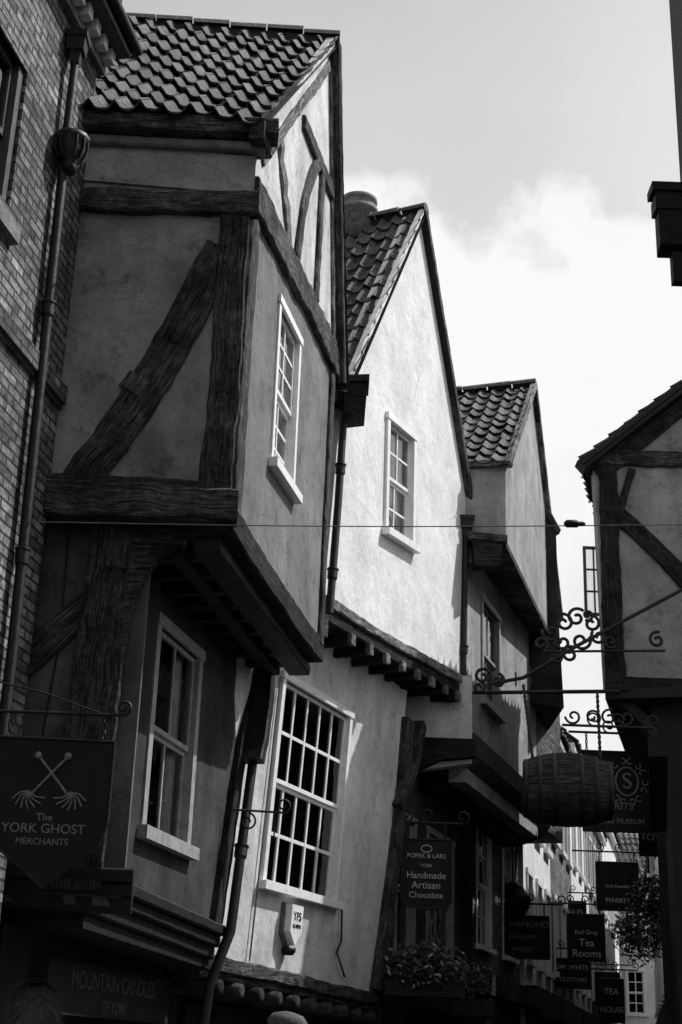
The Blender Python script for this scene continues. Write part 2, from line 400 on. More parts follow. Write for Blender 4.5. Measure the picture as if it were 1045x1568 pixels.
beam('diagonal_brace',H1,S1,(1.32,5.72),(.22,8.1),.31,0,.045,M_T_DARK,w2=.31,bow=.09,jit=.022)
beam('patch_block',H1,S1,(.9,6.66),(.82,6.80),.2,.03,.062,M_T_MID,jit=.005)
beam('wall_plate',H1,S1,(1.8,8.44),(-.06,8.54),.22,0,.09,M_T_MID,jit=.02)
beam('jetty_bressumer',H1,S1,(1.8,5.68),(-.05,5.72),.28,-.1,.1,M_T_MID,jit=.03)
beam('rail',H1,S1,(1.75,5.86),(.2,5.88),.07,0,.05,M_T_DARK)
box('eaves_band',H1,S1,-.02,1.75,8.66,9.05,0,.03,M_PL_SHADE)
beam('eaves_moulding',H1,S1,(1.8,9.04),(-.1,9.12),.09,0,.1,M_STONE,jit=.003)
beam('timber_gutter',H1,S1,(1.8,9.18),(-.2,9.28),.16,-.02,.2,M_T_MID,jit=.006)
beam('gutter_return',H1,G1,(-.52,9.2),(-.2,9.2),.2,.0,.14,M_T_MID)
for i in range(14):
    s=ru(.05,.22); z=ru(5.9,8.3); tube('peg',H1,[S1(s,z,.05),S1(s,z,.075)],.012,M_T_BLACK)
prism('jetty_soffit',H1,G1,[(-.25,5.50),(3.6,5.46),(3.6,5.62),(-.25,5.66)],-2.2,-.12,M_T_BLACK)  # the soffit's deep shade is put into its black colour
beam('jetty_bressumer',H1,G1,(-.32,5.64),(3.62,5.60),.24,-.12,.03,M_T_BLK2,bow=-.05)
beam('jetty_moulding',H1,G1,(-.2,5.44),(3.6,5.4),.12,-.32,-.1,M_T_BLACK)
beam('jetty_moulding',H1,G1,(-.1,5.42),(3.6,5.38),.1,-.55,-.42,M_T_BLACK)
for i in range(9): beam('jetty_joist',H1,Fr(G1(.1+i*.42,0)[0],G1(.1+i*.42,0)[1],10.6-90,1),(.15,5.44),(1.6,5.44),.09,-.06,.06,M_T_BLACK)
S1L=Fr(S1(0,0,-.3)[0],S1(0,0,-.3)[1],-95,-1)
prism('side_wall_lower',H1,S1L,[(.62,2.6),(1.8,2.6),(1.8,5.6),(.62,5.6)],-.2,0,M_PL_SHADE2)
beam('side_post_lower',H1,S1L,(.98,2.7),(.93,5.55),.38,0,.1,M_T_DARK,jit=.02)
beam('diagonal_brace_lower',H1,S1L,(1.75,4.15),(1.05,4.95),.24,0,.05,M_T_DARK)
beam('brace_lower',H1,S1L,(1.6,3.45),(1.15,3.9),.1,0,.05,M_T_DARK)
br=[(.76,4.6)]+[(.76-.42*(1-math.cos(t*math.pi/2)),4.6+.85*math.sin(t*math.pi/2)) for t in (.2,.4,.6,.8,1)]
prism('jetty_bracket',H1,S1L,[(.8,4.5)]+br+[(.34,5.56),(.8,5.56)],-.08,.12,M_T_DARK)
tube('iron_plate',H1,[S1L(.98,5.2,.14),S1L(.80,5.2,.14),S1L(.80,5.32,.14)],.012,M_IRON)
tube('cable',H1,[S1L(1.3,5.5,.03),S1L(1.28,4.6,.02),S1L(1.33,3.9,.03),S1L(1.3,3.0,.02)],.008,M_IRON)
L1=Fr(-1.78,11.1,13)
h=rect(.9,2.2,3.35,5.1)
prism('street_wall_lower',H1,L1,[(.1,2.75),(3.12,2.62),(4.1,5.7),(.1,5.7)],-.2,0,M_PL_SHADED,[h])
sash(H1,L1,.9,2.2,3.35,5.1,2,2,0,fw=.1,bar=.03,curtain=.7,mat=M_CREAM,rev=.1)
beam('bay_corner',H1,L1,(.14,2.7),(.2,5.6),.2,0,.07,M_T_BLACK)
beam('corner_post',H1,L1,(3.02,2.66),(3.85,5.5),.2,0,.08,M_T_BLK2)
beam('jetty_bracket',H1,L1,(3.5,4.4),(3.75,5.45),.14,.06,.3,M_T_BLACK,bow=-.06)
for k,(w,o,z) in enumerate(((.1,.1,2.74),(.1,.05,2.64),(.12,.0,2.54))):
    beam('bay_moulding',H1,L1,(-.05,z+.08),(3.2,z-.04),w,-.2,o,M_T_BLACK,jit=.004)
    beam('bay_moulding',H1,S1L,(.55,z+.08),(1.8,z+.08),w,-.2,o,M_T_BLACK,jit=.004)
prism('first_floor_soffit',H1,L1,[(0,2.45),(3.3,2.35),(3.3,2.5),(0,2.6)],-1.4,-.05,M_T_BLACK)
prism('shop_wall',H1,L1,rect(-.3,3.4,0,2.45),-1.1,-.55,M_T_BLACK,[rect(.4,2.9,.5,1.75)])
sash(H1,L1,.4,2.9,.5,1.75,4,1,-.56,fw=.05,meet=False,mat=M_T_BLACK)
box('shop_fascia',H1,L1,.3,3.2,1.85,2.25,-.55,-.42,M_SIGN)
text('shop_lettering',H1,'MOUNTAIN CANDLES',L1,1.75,2.12,-.415,.2,M_DARK_LETTER)
text('shop_lettering',H1,'OF YORK',L1,1.75,1.93,-.415,.14,M_DARK_LETTER)
prism('light_block_core',H1,G1,[(-.1,0),(3.5,0),(3.5,9),(2.7,12.3),(-.1,9)],-5,-1.75,M_DARK)  # unseen solid added inside the house to stop sun leaking through
dv=Vector((-.996,-.087,0))*5.2
E1=G1(-.5,9.27,.11); R1=G1(ap[0],ap[1]+.06,.11)
pantiles('pantiles',H1,E1+dv,E1,R1+dv,R1,24,12,M_TILE,A=.042,lift=.055)
E2=G1(3.95,8.8,.15); pantiles('pantiles',H1,E2,E2+dv,R1,R1+dv,24,12,M_TILE)
ridge('ridge_tiles',H1,R1+Vector((0,0,.03)),R1+dv,.11,M_TILE)

# ------------------------------------------------------------ brick house (left, nearest)
HB=empty('brick_house'); B=Fr(-2.25,11,10.6)
prism('brick_wall',HB,B,rect(-12,-.45,0,10.1),-.3,0,M_BRICK,[rect(-3.2,-1.8,7.45,8.75),rect(-3.2,-1.75,3.6,5.4)])
sash(HB,B,-3.2,-1.8,7.45,8.75,2,2,-.05,fw=.09,mat=M_BRN,curtain=.5)
sash(HB,B,-3.2,-1.75,3.6,5.4,2,2,-.05,fw=.09,mat=M_T_BLACK)
box('window_ledge',HB,B,-3.3,-1.7,7.24,7.38,0,.07,M_STONE)
box('string_course',HB,B,-12,-.45,6.5,6.66,0,.06,M_BRICK_D); box('string_course',HB,B,-12,-.45,6.46,6.5,0,.03,M_BRICK_D)
box('brick_return',HB,B,-.75,-.45,0,10.1,-4,-.301,M_BRICK)
box('cornice',HB,B,-12,-.4,9.8,9.88,0,.06,M_STONE); box('cornice_soffit',HB,B,-12,-.36,10.0,10.06,0,.27,M_BRN)
for i in range(40): box('dentil',HB,B,-.52-i*.2,-.42-i*.2,9.88,10.0,0,.15,M_WHITE)
tube('gutter',HB,[B(-12,10.12,.3),B(-.3,10.12,.3)],.06,M_IRON)
box('gutter_fascia',HB,B,-12,-.32,10.06,10.2,.18,.25,M_T_BLACK)
prism('light_block_left',HB,B,rect(-12,-.6,0,9.9),-4,-.9,M_DARK)  # unseen block added behind the brick wall to keep light out
pantiles('pantiles',HB,B(-12,10.2,.28),B(-.35,10.2,.28),B(-12,12.4,-2.4),B(-.35,12.4,-2.4),46,10,M_TILE)
downpipe([B(-1.12,9.35,.08),B(-1.1,8.7,.07)],.036,hop=True,hw=.12)
e=downpipe([B(-1.08,8.35,.07),B(-1.02,6.4,.07),B(-.95,4.3,.07),B(-.95,0.1,.07)],.04,hop=False)
hc=B(-1.08,8.3,.12)
lathe('rainwater_hopper',e,hc,[(.05,0),(.07,.05),(.06,.08),(.1,.12),(.125,.2),(.125,.28),(.145,.3),(.145,.34),(.12,.34)],M_IRON,seg=12)
for k in range(12):
    a=k*math.pi/6; tube('hopper_rib',e,[hc+Vector((math.cos(a)*.1,math.sin(a)*.1,.11)),hc+Vector((math.cos(a)*.135,math.sin(a)*.135,.2)),hc+Vector((math.cos(a)*.135,math.sin(a)*.135,.3))],.008,M_IRON)

# ------------------------------------------------------------ HOUSE 2 white gabled
H2=empty('white_gabled_house'); G2=Fr(0,15.6,22.7); G2w=Fr(0,15.6,22.7,k=.12)
w2k=[(s,z+.12*s) for s,z in rect(1.4,2.52,7.72,9.25)]
ap2=(2.62,13.3)
prism('gable_wall',H2,G2,[(-.42,6.33),(1.2,6.42),(2.8,6.60),(4.78,6.71),(5.1,9.4),ap2,(-.1,9.1)],-.25,0,M_PL_WHITE,[w2k])
sash(H2,G2w,1.4,2.52,7.72,9.25,2,4,0,fw=.09,bar=.03,curtain=1.4,proud=.04)
verge(H2,G2,(-.25,8.95),(ap2[0]-.02,ap2[1]+.02),.0,.08,.07,M_PL_WHITE); verge(H2,G2,(5.25,9.2),(ap2[0]+.02,ap2[1]+.02),.0,.1,.13,M_T_DARK)
beam('jetty_bressumer',H2,G2,(-.44,6.36),(4.8,6.74),.13,-.05,.07,M_T_PALE,bow=-.04)
beam('jetty_bressumer',H2,G2,(-.44,6.22),(4.8,6.60),.15,-.25,.03,M_T_BLK2,bow=-.04)
prism('jetty_soffit',H2,G2,[(-.44,6.2),(4.8,6.58),(4.8,6.68),(-.44,6.3)],-1.2,-.1,M_T_BLACK)
for i in range(8):
    s=.35+i*.58; z=6.13+.073*s
    f=Fr(G2(s,0)[0],G2(s,0)[1],22.7-90,1)
    beam('joist_end',H2,f,(-.07,z-.03),(-.02,z-.03),.13,-.065,.065,M_T_PALE,jit=.006)
    beam('joist',H2,f,(-.02,z-.03),(1.0,z-.03),.13,-.06,.06,M_T_BLK2)
prism('corner_stop',H2,G2,[(-.5,5.95),(-.38,5.95),(-.36,6.4),(-.5,6.4)],-.2,.05,M_T_DARK)
beam('post_right',H2,G2,(4.6,5.6),(4.68,6.6),.2,-.4,-.02,M_T_DARK)
L2=Fr(-.92,14.9,22.7,lean=.06,z0=3.2)
lw=rect(.52,2.6,3.32,5.5)
prism('street_wall_lower',H2,L2,[(-.55,2.45),(4.15,2.32),(4.5,6.3),(-.55,6.3)],-.2,0,M_PL_LOW,[lw])
sash(H2,L2,.52,2.6,3.32,5.5,5,4,0,fw=.08,bar=.038,proud=.03)
beam('bottom_plate',H2,L2,(-.6,2.44),(4.2,2.3),.14,-.1,.05,M_T_MID)
beam('bottom_plate',H2,L2,(-.6,2.33),(4.2,2.2),.08,-.2,.0,M_T_DARK)
for i in range(10):
    s=-.3+i*.47; f=Fr(L2(s,2.2)[0],L2(s,2.2)[1],22.7-90,1); z=2.2-.03*s
    lathe('joist_end',H2,f(-.1,z),[(.03,0),(.07,.01),(.075,.06),(.075,.8)],M_T_END,(f.d[0],f.d[1],0),12)
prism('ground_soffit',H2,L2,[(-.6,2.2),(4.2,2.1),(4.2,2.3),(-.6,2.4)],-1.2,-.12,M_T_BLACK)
beam('post_right',H2,L2,(4.05,2.4),(4.5,5.9),.26,0,.1,M_T_DARK,bow=-.1)
beam('jetty_bracket',H2,L2,(4.3,4.7),(5.0,5.95),.16,-.05,.12,M_T_DARK,bow=-.12)
prism('shop_wall',H2,L2,rect(-.6,4.3,0,2.25),-.9,-.5,M_T_BLACK,[rect(.2,3.6,.5,1.75)])
sash(H2,L2,.2,3.6,.5,1.75,5,1,-.52,fw=.05,meet=False,mat=M_T_BLACK)
box('shop_fascia',H2,L2,0,3.9,1.85,2.08,-.5,-.42,M_SIGN)
roof_pair(H2,G2,-.32,8.85,5.32,9.1,ap2[0],ap2[1]+.02,.1,5.5,24,14,M_TILE)
prism('light_block_core',H2,G2,[(-.1,0),(4.7,0),(4.9,9.2),(2.6,12.8),(0,9)],-5.3,-1.3,M_DARK)  # added light blocker filling the unseen inside of the gabled house
tube('cable',H2,[L2(2.75,3.3,.03),L2(2.8,2.9,.04),L2(2.72,2.75,.03),L2(3.0,2.5,.04)],.012,M_IRON)
tube('cable',H2,[L2(.45,5.5,.02),L2(.42,4.2,.03),L2(.40,2.5,.03)],.01,M_LEAD)
ch=empty('chimney_pot'); cc=G2(ap2[0]+.05,ap2[1]+.1,-1.0)
lathe('pot',ch,cc,[(.26,-.4),(.26,.08),(.3,.1),(.3,.16),(.24,.18),(.26,.27),(.28,.29),(.28,.34),(.2,.34)],M_STONE)
al=empty('alarm_box')
prism('box',al,L2,[(1.12,2.86),(1.27,2.72),(1.42,2.86),(1.42,3.14),(1.12,3.14)],0,.13,M_WHITE)
prism('backplate',al,L2,[(1.10,2.84),(1.27,2.68),(1.44,2.84),(1.44,3.16),(1.10,3.16)],0.0,.05,M_LEAD)
text('label',al,'YPS',L2,1.27,3.02,.133,.13,M_SIGN); text('label',al,'ALARMS',L2,1.27,2.92,.133,.06,M_SIGN)
lathe('strobe_dome',al,L2(1.27,2.7,.06),[(.05,-.08),(.08,-.04),(.08,0)],M_IRON,seg=12)
g=empty('box_gutter'); fb=YF(15.2)
prism('trough',g,fb,[(.0,8.62),(.24,8.66),(.26,9.08),(-.02,9.06)],-.3,.1,M_T_BLK2); prism('trough_lip',g,fb,[(-.03,9.04),(.28,9.06),(.28,9.14),(-.03,9.12)],-.3,.13,M_T_DARK)
downpipe([G2(-.3,8.75,.12),G2(-.33,7.6,.1),G2(-.47,6.2,.1)],.045,hop=True,collars=1.1)
downpipe([L1(3.95,5.6,.16),L1(3.75,5.0,.16),L1(3.15,2.7,.16),L1(3.1,2.2,.0),L1(3.1,.1,-.2)],.05,hop=False,collars=1.2)

# ------------------------------------------------------------ HOUSE 3
H3=empty('jettied_house'); W3=Fr(1.93,20.2,19); G3=Fr(2.5,20.1,16)
w3=rect(.85,2.15,6.75,8.3)
prism('street_wall',H3,W3,[(-.1,5.3),(5.2,5.3),(5.2,9.6),(-.1,9.6)],-.25,0,M_PL_G3,[w3])
sash(H3,W3,.85,2.15,6.75,8.3,2,2,0,fw=.1,bar=.03,curtain=.8,proud=.03,mat=M_CREAM)
ap3=(3.1,13.0)
prism('gable_wall',H3,G3,[(-.05,8.95),(.0,10.1),ap3,(6.2,9.6),(6.2,8.95)],-.3,0,M_PL_G3)
F3=YF(20.12)
prism('side_wall',H3,F3,[(1.75,8.5),(2.25,8.7),(2.52,10.15),(1.9,10.1)],-.2,0.01,M_PL_G3)
beam('eaves_board',H3,F3,(1.8,10.15),(2.6,10.2),.12,0,.1,M_T_PALE)
verge(H3,G3,(-.1,10.15),(ap3[0],ap3[1]+.02),.0,.1,.12,M_T_PALE); verge(H3,G3,(6.3,9.6),(ap3[0],ap3[1]+.02),.0,.1,.12,M_T_PALE)
roof_pair(H3,G3,-.2,10.15,6.4,9.6,ap3[0],ap3[1]+.03,.08,5,20,11,M_TILE)
box('gable_soffit',H3,G3,0,6.2,8.85,8.95,-.7,0,M_T_DARK)
g=empty('box_gutter'); prism('trough',g,F3,[(2.0,8.45),(2.36,8.45),(2.42,8.85),(1.96,8.9)],0,.3,M_T_BLK2); prism('trough_lip',g,F3,[(1.9,8.86),(2.48,8.82),(2.48,8.92),(1.9,8.96)],0,.34,M_T_DARK)
downpipe([Vector((1.88,19.98,8.95)),Vector((1.86,19.95,8.3)),Vector((1.83,19.9,6.6))],.05,collars=.9)
V=[];F=[];n=10
for i,s in enumerate((-.12,6)):
    for k in range(n+1):
        t=k/n; a=t*math.pi/2
        V.append(W3(s,5.75-.5*math.sin(a),.12-.9*(1-math.cos(a))))
for k in range(n): F.append((k,k+1,k+1+n+1,k+n+1))
mk('coved_jetty',H3,V,F,M_PL_SHADED,smooth=True)
box('jetty_band',H3,W3,-.12,5.6,5.7,6.0,-.4,.125,M_PL_SHADED)
L3=Fr(.85,19.3,19)
prism('lower_side_wall',H3,YF(19.75),[(.75,5.3),(1.95,5.5),(1.95,6.75),(.75,6.7)],-.2,0,M_PL_GAB)  # pale plaster stands in for light bounced onto this shaded wall
prism('arched_bracket',H3,YF(19.66),[(.78,4.5),(.92,5.0),(1.15,5.32),(1.5,5.5),(1.98,5.56),(1.98,5.8),(.72,5.8),(.66,4.6)],-.1,.12,M_T_BLK2)
prism('street_wall_lower',H3,L3,rect(-.4,4,0,5.6),-.25,0,M_PL_SHADED,[rect(.1,1.1,2.9,4.7),rect(1.7,3.3,2.9,4.7)])
sash(H3,L3,.1,1.1,2.9,4.7,1,2,0,fw=.09,mat=M_CREAM); sash(H3,L3,1.7,3.3,2.9,4.7,2,2,0,fw=.09,mat=M_CREAM)
beam('post',H3,L3,(4.0,2.5),(4.0,5.5),.2,0,.12,M_T_BLK2)
beam('plate',H3,L3,(-.4,2.6),(4.1,2.6),.2,-.1,.08,M_T_BLK2)
box('pentice',H3,L3,-.3,4.2,2.25,2.4,0,.5,M_T_BLACK)
prism('light_block_core',H3,W3,rect(0,6,0,9.5),-5,-1.8,M_DARK)  # unseen filler added to block light behind the jettied front
L4=Fr(L3(4.05,0)[0],L3(4.05,0)[1],17)
H4=empty('brick_shop_house')
prism('brick_wall',H4,L4,rect(0,5.5,0,7.8),-.3,0,M_BRICK_D,[rect(.9,2.2,3.4,5.4),rect(3.3,4.5,3.4,5.4)])
sash(H4,L4,.9,2.2,3.4,5.4,3,4,0); sash(H4,L4,3.3,4.5,3.4,5.4,3,4,0)
box('shop_cornice',H4,L4,0,5.6,2.6,2.9,0,.35,M_T_BLACK)
prism('projecting_gable_side',H4,YF(24.6),[(3.2,7.6),(4.05,7.5),(4.0,8.9),(3.98,10.9),(3.45,11.9)],-2.5,0,M_PL_SHADED)
verge(H4,YF(24.6),(3.4,11.95),(4.02,10.8),-.2,.06,.1,M_T_MID)
box('upper_mass',H4,W3,5.0,8,5.6,9.3,-3,-.05,M_BRICK_D)

# ------------------------------------------------------------ far left terrace
FF=Fr(3.75,28,14)
def terrace(name,fr,s0,s1,zt,mat,wins,cols=2,rows=4,roof=True,light_block=True,sh=True):
    e=empty(name)
    holes=[rect(*w) for w in wins]
    prism('wall',e,fr,rect(s0,s1,0,zt),-.3,0,mat,holes)
    for w in wins: sash(e,fr,*w,cols,rows,0,fw=.11,bar=.04,proud=.04,sill=True)
    box('cornice',e,fr,s0,s1,zt-.2,zt,0,.18,M_WHITE if mat is not M_T_BLACK else M_T_BLACK)
    if sh:
        box('shopfront',e,fr,s0+.2,s1-.2,.1,2.5,0,.12,M_T_BLACK); box('shop_fascia',e,fr,s0+.1,s1-.1,2.5,3.0,0,.22,M_SIGN)
    if light_block: box('light_block',e,fr,s0+.1,s1-.1,0,zt-.1,-4,-1,M_DARK)  # unseen block added behind the wall to stop light leaks
    if roof:
        pantiles('pantiles',e,fr(s0,zt,.25),fr(s1,zt,.25),fr(s0,zt+2.2,-2.2),fr(s1,zt+2.2,-2.2),max(6,int((s1-s0)/.25)),8,M_TILE2,seg=4)
    return e
def wrow(s0,s1,n,zs,w=1.0,h=1.6):
    out=[]
    for z in zs:
        for i in range(n):
            c=s0+(s1-s0)*(i+.5)/n; out.append((c-w/2,c+w/2,z,z+h))
    return out
terrace('white_rendered_house',FF,0,5.5,8.3,M_PL_WHITE,wrow(0,5.5,3,(3.5,6.1)))
terrace('brick_terrace_house',FF,5.5,11.5,9.2,M_BRICK_L,wrow(5.5,11.5,3,(3.6,6.6)))
terrace('white_rendered_house',FF,11.5,18,10,M_PL_WHITE,wrow(11.5,18,3,(3.6,6.8)))
terrace('brick_terrace_house',FF,18,26,9.4,M_BRICK_L,wrow(18,26,4,(3.6,6.8)))
terrace('white_rendered_house',FF,26,36,10.5,M_PL_WHITE,wrow(26,36,5,(3.6,6.8)))
terrace('street_end_house',YF(64),10,18,9.5,M_PL_WHITE,wrow(10,18,6,(1.2,3.8,6.6),.9,1.7),sh=False)

# ------------------------------------------------------------ right side
HR=empty('timber_gabled_house'); R=YF(19); a13=math.radians(16); bdR=(math.sin(a13),math.cos(a13))
RS=Fr(3.7,19.02,15.5,-1); RL=Fr(4.36,19.2,13.5,-1)
prism('gable_wall',HR,R,[(3.72,6.45),(7.6,6.45),(7.8,9.75),(5.7,11.6),(3.65,9.75)],-.25,0,M_PL_RH)
beam('corner_post',HR,R,(3.83,6.5),(3.83,9.7),.27,0,.06,M_T_BLK2,jit=.02)
beam('tie_beam',HR,R,(3.6,9.85),(7.8,9.95),.24,0,.07,M_T_DARK,jit=.02)
beam('sill_beam',HR,R,(3.7,6.5),(7.6,6.5),.2,0,.08,M_T_BLK2)
beam('brace',HR,R,(3.95,9.0),(4.9,8.0),.26,0,.05,M_T_BLK2,bow=.04)
beam('brace',HR,R,(3.95,8.9),(4.2,9.7),.12,0,.05,M_T_BLK2)
beam('rafter',HR,R,(3.7,9.6),(5.7,11.35),.24,0,.06,M_T_BLK2)
verge(HR,R,(3.42,9.66),(5.7,11.62),.0,.25,.17,M_T_BLACK); verge(HR,R,(7.95,9.62),(5.7,11.62),.0,.25,.17,M_T_BLACK)
roof_pair(HR,R,3.4,9.7,8.0,9.65,5.7,11.68,.27,6,24,10,M_TILE,bd=bdR)
box('street_wall',HR,RS,0,5.5,6.45,9.7,-.2,-.0,M_PL_GREY)
box('lower_body',HR,RL,0,5.3,0,6.38,-3,0,M_T_BLACK)
box('jetty_soffit',HR,RS,0,5.5,6.3,6.44,-3.5,.0,M_T_BLACK)
beam('jetty_bracket',HR,R,(4.45,5.7),(3.95,6.3),.16,-.3,-.1,M_T_BLACK,bow=-.06)
CA=empty('open_casement_window'); dx=.07
for a,b,c,d in((3.44,3.48,7.58,8.62),(3.70,3.74,7.58,8.62),(3.48,3.70,7.58,7.62),(3.48,3.70,8.58,8.62),(3.58,3.60,7.62,8.58),(3.48,3.58,7.93,7.95),(3.60,3.70,7.93,7.95),(3.48,3.58,8.26,8.28),(3.60,3.70,8.26,8.28)):
    box('leaf_bar',CA,YF(19.35),a+dx,b+dx,c,d,0,.035,M_BRN)
mk('leaf_pane',CA,[YF(19.35)(3.48+dx,7.62,.015),YF(19.35)(3.7+dx,7.62,.015),YF(19.35)(3.7+dx,8.58,.015),YF(19.35)(3.48+dx,8.58,.015)],[(0,1,2,3)],M_GLASS,recalc=False)
HN=empty('eaves_building'); RN=Fr(2.43,9.2,0,-1)
box('wall',HN,RN,-9,0,0,12,-3,-.07,M_T_BLACK)  # backlit silhouette; its shade is put into the black colour
prism('eaves_bracket',HN,RN,[(-.12,7.3),(0,7.25),(0,7.8),(-.12,7.8)],-.08,.14,M_T_BLACK)
prism('eaves_bracket',HN,RN,[(-.1,7.0),(-.02,7.0),(-.02,7.25),(-.1,7.25)],-.08,.05,M_T_BLACK)
box('eaves_board',HN,RN,-.13,0.02,7.6,7.72,-.08,.16,M_T_BLACK); box('eaves_capping',HN,RN,-.14,0.04,7.76,7.83,-.08,.18,M_T_BLACK)
terrace('dark_shop_house',Fr(3.32,14,12.5,-1),0,4.9,4.7,M_T_BLACK,[],roof=False,sh=False)
terrace('dark_terrace_house',Fr(6.1,25,11.6,-1),0,36,8.6,M_BRICK_D,wrow(0,36,12,(3.6,6.2)))
# ------------------------------------------------------------ hanging signs, brackets
def bracket(e,y,xa,xb,z,dx=1,r=.018,scr=True):
    f=YF(y); tube('bar',e,[f(xa,z),f(xb,z)],r,M_IRON)
    if scr:
        tube('scroll',e,scroll((xb,z+.09),.1,1.2,-math.pi/2,f,dx),r*.7,M_IRON)
        tube('scroll',e,scroll((xa+(xb-xa)*.35,z+.1),.1,1.3,-math.pi/2,f,dx),r*.7,M_IRON)
        tube('scroll',e,scroll((xa+(xb-xa)*.6,z+.1),.1,1.3,-math.pi/2,f,-dx),r*.7,M_IRON)
def chain(e,a,b,r=.006):
    a=Vector(a);b=Vector(b);n=max(2,int((b-a).length/.05)); d=(b-a).normalized(); s=d.orthogonal().normalized(); t=d.cross(s)
    for i in range(n):
        c=a+(b-a)*((i+.5)/n); x=s if i%2 else t
        tube('link',e,[c+d*.032*math.cos(k*math.pi/4)+x*.015*math.sin(k*math.pi/4) for k in range(8)],r,M_IRON,True,1)
gs=empty('shield_hanging_sign'); f=YF(9.6)
tube('bar',gs,[f(-2.5,3.74),f(-1.44,3.74)],.012,M_IRON); tube('scroll',gs,scroll((-1.44,3.795),.055,1.4,-math.pi/2,f,1),.011,M_IRON)
sh=[(-2.27,3.56),(-1.48,3.55),(-1.48,3.0),(-1.53,2.85),(-1.68,2.74),(-1.87,2.58),(-2.07,2.74),(-2.22,2.85),(-2.27,3.0)]
prism('shield',gs,f,sh,-.02,.02,M_SIGN)
for a,b in zip(sh,sh[1:]+sh[:1]): tube('shield_rim',gs,[f(a[0],a[1],.02),f(b[0],b[1],.02)],.012,M_IRON)
text('lettering',gs,'The',f,-1.9,3.03,.022,.07,M_GOLD); text('lettering',gs,'YORK GHOST',f,-1.9,2.955,.022,.088,M_GOLD); text('lettering',gs,'MERCHANTS',f,-1.9,2.87,.022,.06,M_GOLD)
for sx in(-1,1):
    tube('key_shaft',gs,[f(-1.88+sx*.1,3.44,.03),f(-1.88-sx*.14,3.16,.03)],.009,M_GOLD)
    lathe('key_knob',gs,f(-1.88+sx*.1,3.44,.03),[(.01,-.02),(.025,-.01),(.025,.01),(.01,.02)],M_GOLD,(0,-1,0),10)
    for k in range(7):
        a=math.radians(190+k*22) if sx>0 else math.radians(218+k*22); c=(-1.88-sx*.14,3.2)
        tube('feather',gs,[f(c[0],c[1],.03),f(c[0]+math.cos(a)*.06,c[1]+math.sin(a)*.06,.03),f(c[0]+math.cos(a+.3*sx)*.12,c[1]+math.sin(a+.3*sx)*.12,.03)],.006,M_GOLD)
for x in(-2.2,-1.56): chain(gs,f(x,3.74),f(x,3.57))
tube('stay',gs,[f(-2.5,3.98),f(-2.0,3.88),f(-1.6,3.75)],.006,M_IRON)
def hsign(name,y,x0,x1,z0,z1,lines,mat=M_GOLD,barx=None,bz=None,bdir=1,arch=False,board=M_SIGN):
    e=empty(name); f=YF(y)
    if arch:
        P=[(x0,z0),(x0+(x1-x0)*.15,z0-.06),((x0+x1)/2,z0-.09),(x1-(x1-x0)*.15,z0-.06),(x1,z0),(x1,z1),(x0,z1)]
    else: P=rect(x0,x1,z0,z1)
    prism('board',e,f,P,-.025,.02,board)
    for a,b in zip(P,P[1:]+P[:1]): tube('board_frame',e,[f(a[0],a[1],.022),f(b[0],b[1],.022)],.014,M_IRON)
    n=len(lines)
    for i,(t,s) in enumerate(lines):
        if t: text('lettering',e,t,f,(x0+x1)/2,z1-(z1-z0)*(i+.7)/(n+.4),.024,min(s,(x1-x0)*.88/(.6*len(t))),mat)
    bz=bz or z1+.22
    if barx: bracket(e,y,barx[0],barx[1],bz,bdir)
    for x in (x0+.08,x1-.08): chain(e,f(x,bz),f(x,z1),.008)
    return e
e=hsign('chocolate_shop_sign',19,.95,1.6,3.52,4.32,[('',.1),('POPEK & LARS',.12),('YORK',.06),('Handmade',.13),('Artisan',.13),('Chocolate',.13)],M_LETTER,barx=(.6,1.75),arch=True)
f=YF(19); tube('emblem',e,[f(1.275+.07*math.cos(k*math.pi/8),4.2+.045*math.sin(k*math.pi/8),.025) for k in range(16)],.007,M_LETTER,True)
hsign('tea_room_sign',32,5.23,6.03,3.72,4.7,[('',.1),('Earl Grey',.22),('Tea',.22),('Rooms',.22)],M_LETTER,barx=(4.8,6.2))
hsign('jeweller_sign',27,3.09,4.07,3.4,4.15,[('W. HAMOND',.2),('JEWELLERY',.1),('WHITBY',.1)],barx=(2.9,4.3))
hsign('market_sign',31,5.7,6.6,4.7,5.7,[('',.2),('Little Shambles',.15),('MARKET',.14)],M_LETTER,barx=(5.2,6.9))
hsign('solicitors_sign',34,5.2,6.05,3.25,3.9,[('GW  WHITE',.16),('SOLICITORS',.17)],M_LETTER,barx=(4.9,6.3))
hsign('hanging_shop_sign',36,6.6,7.2,2.6,3.6,[('TEA',.2),('HOUSE',.18)],M_LETTER,barx=(6.3,7.5))
hsign('hanging_shop_sign',38,6.1,6.7,4.6,5.6,[('OLD',.2),('BOOKS',.18)],M_LETTER,barx=(5.6,6.9))
hsign('hanging_shop_sign',24,5.15,5.6,4.9,5.5,[('TOYS',.2)],M_LETTER,barx=(5.0,5.7))
hsign('hanging_shop_sign',42,7.6,8.3,3.2,4.1,[('CAFE',.2)],M_LETTER,barx=(7.0,8.6))
e=hsign('crest_hanging_sign',20,3.52,4.5,4.66,5.78,[('',.2),('',.2),('',.2),('SPIRITS',.14),('LIVING MUSEUM',.1)],barx=(3.35,5.0),bz=6.05,bdir=-1)
f=YF(20); text('crest_letter',e,'S',f,4.15,5.36,.03,.32,M_GOLD)
tube('crest_ring',e,[f(4.15+.16*math.cos(k*math.pi/10),5.36+.2*math.sin(k*math.pi/10),.03) for k in range(20)],.013,M_GOLD,True)
for k in range(14):
    a=k*math.pi/7; tube('crest_leaf',e,scroll((4.15+.24*math.cos(a),5.36+.28*math.sin(a),.03),.06,.7,a,f,1 if k%2 else -1,8),.01,M_GOLD)
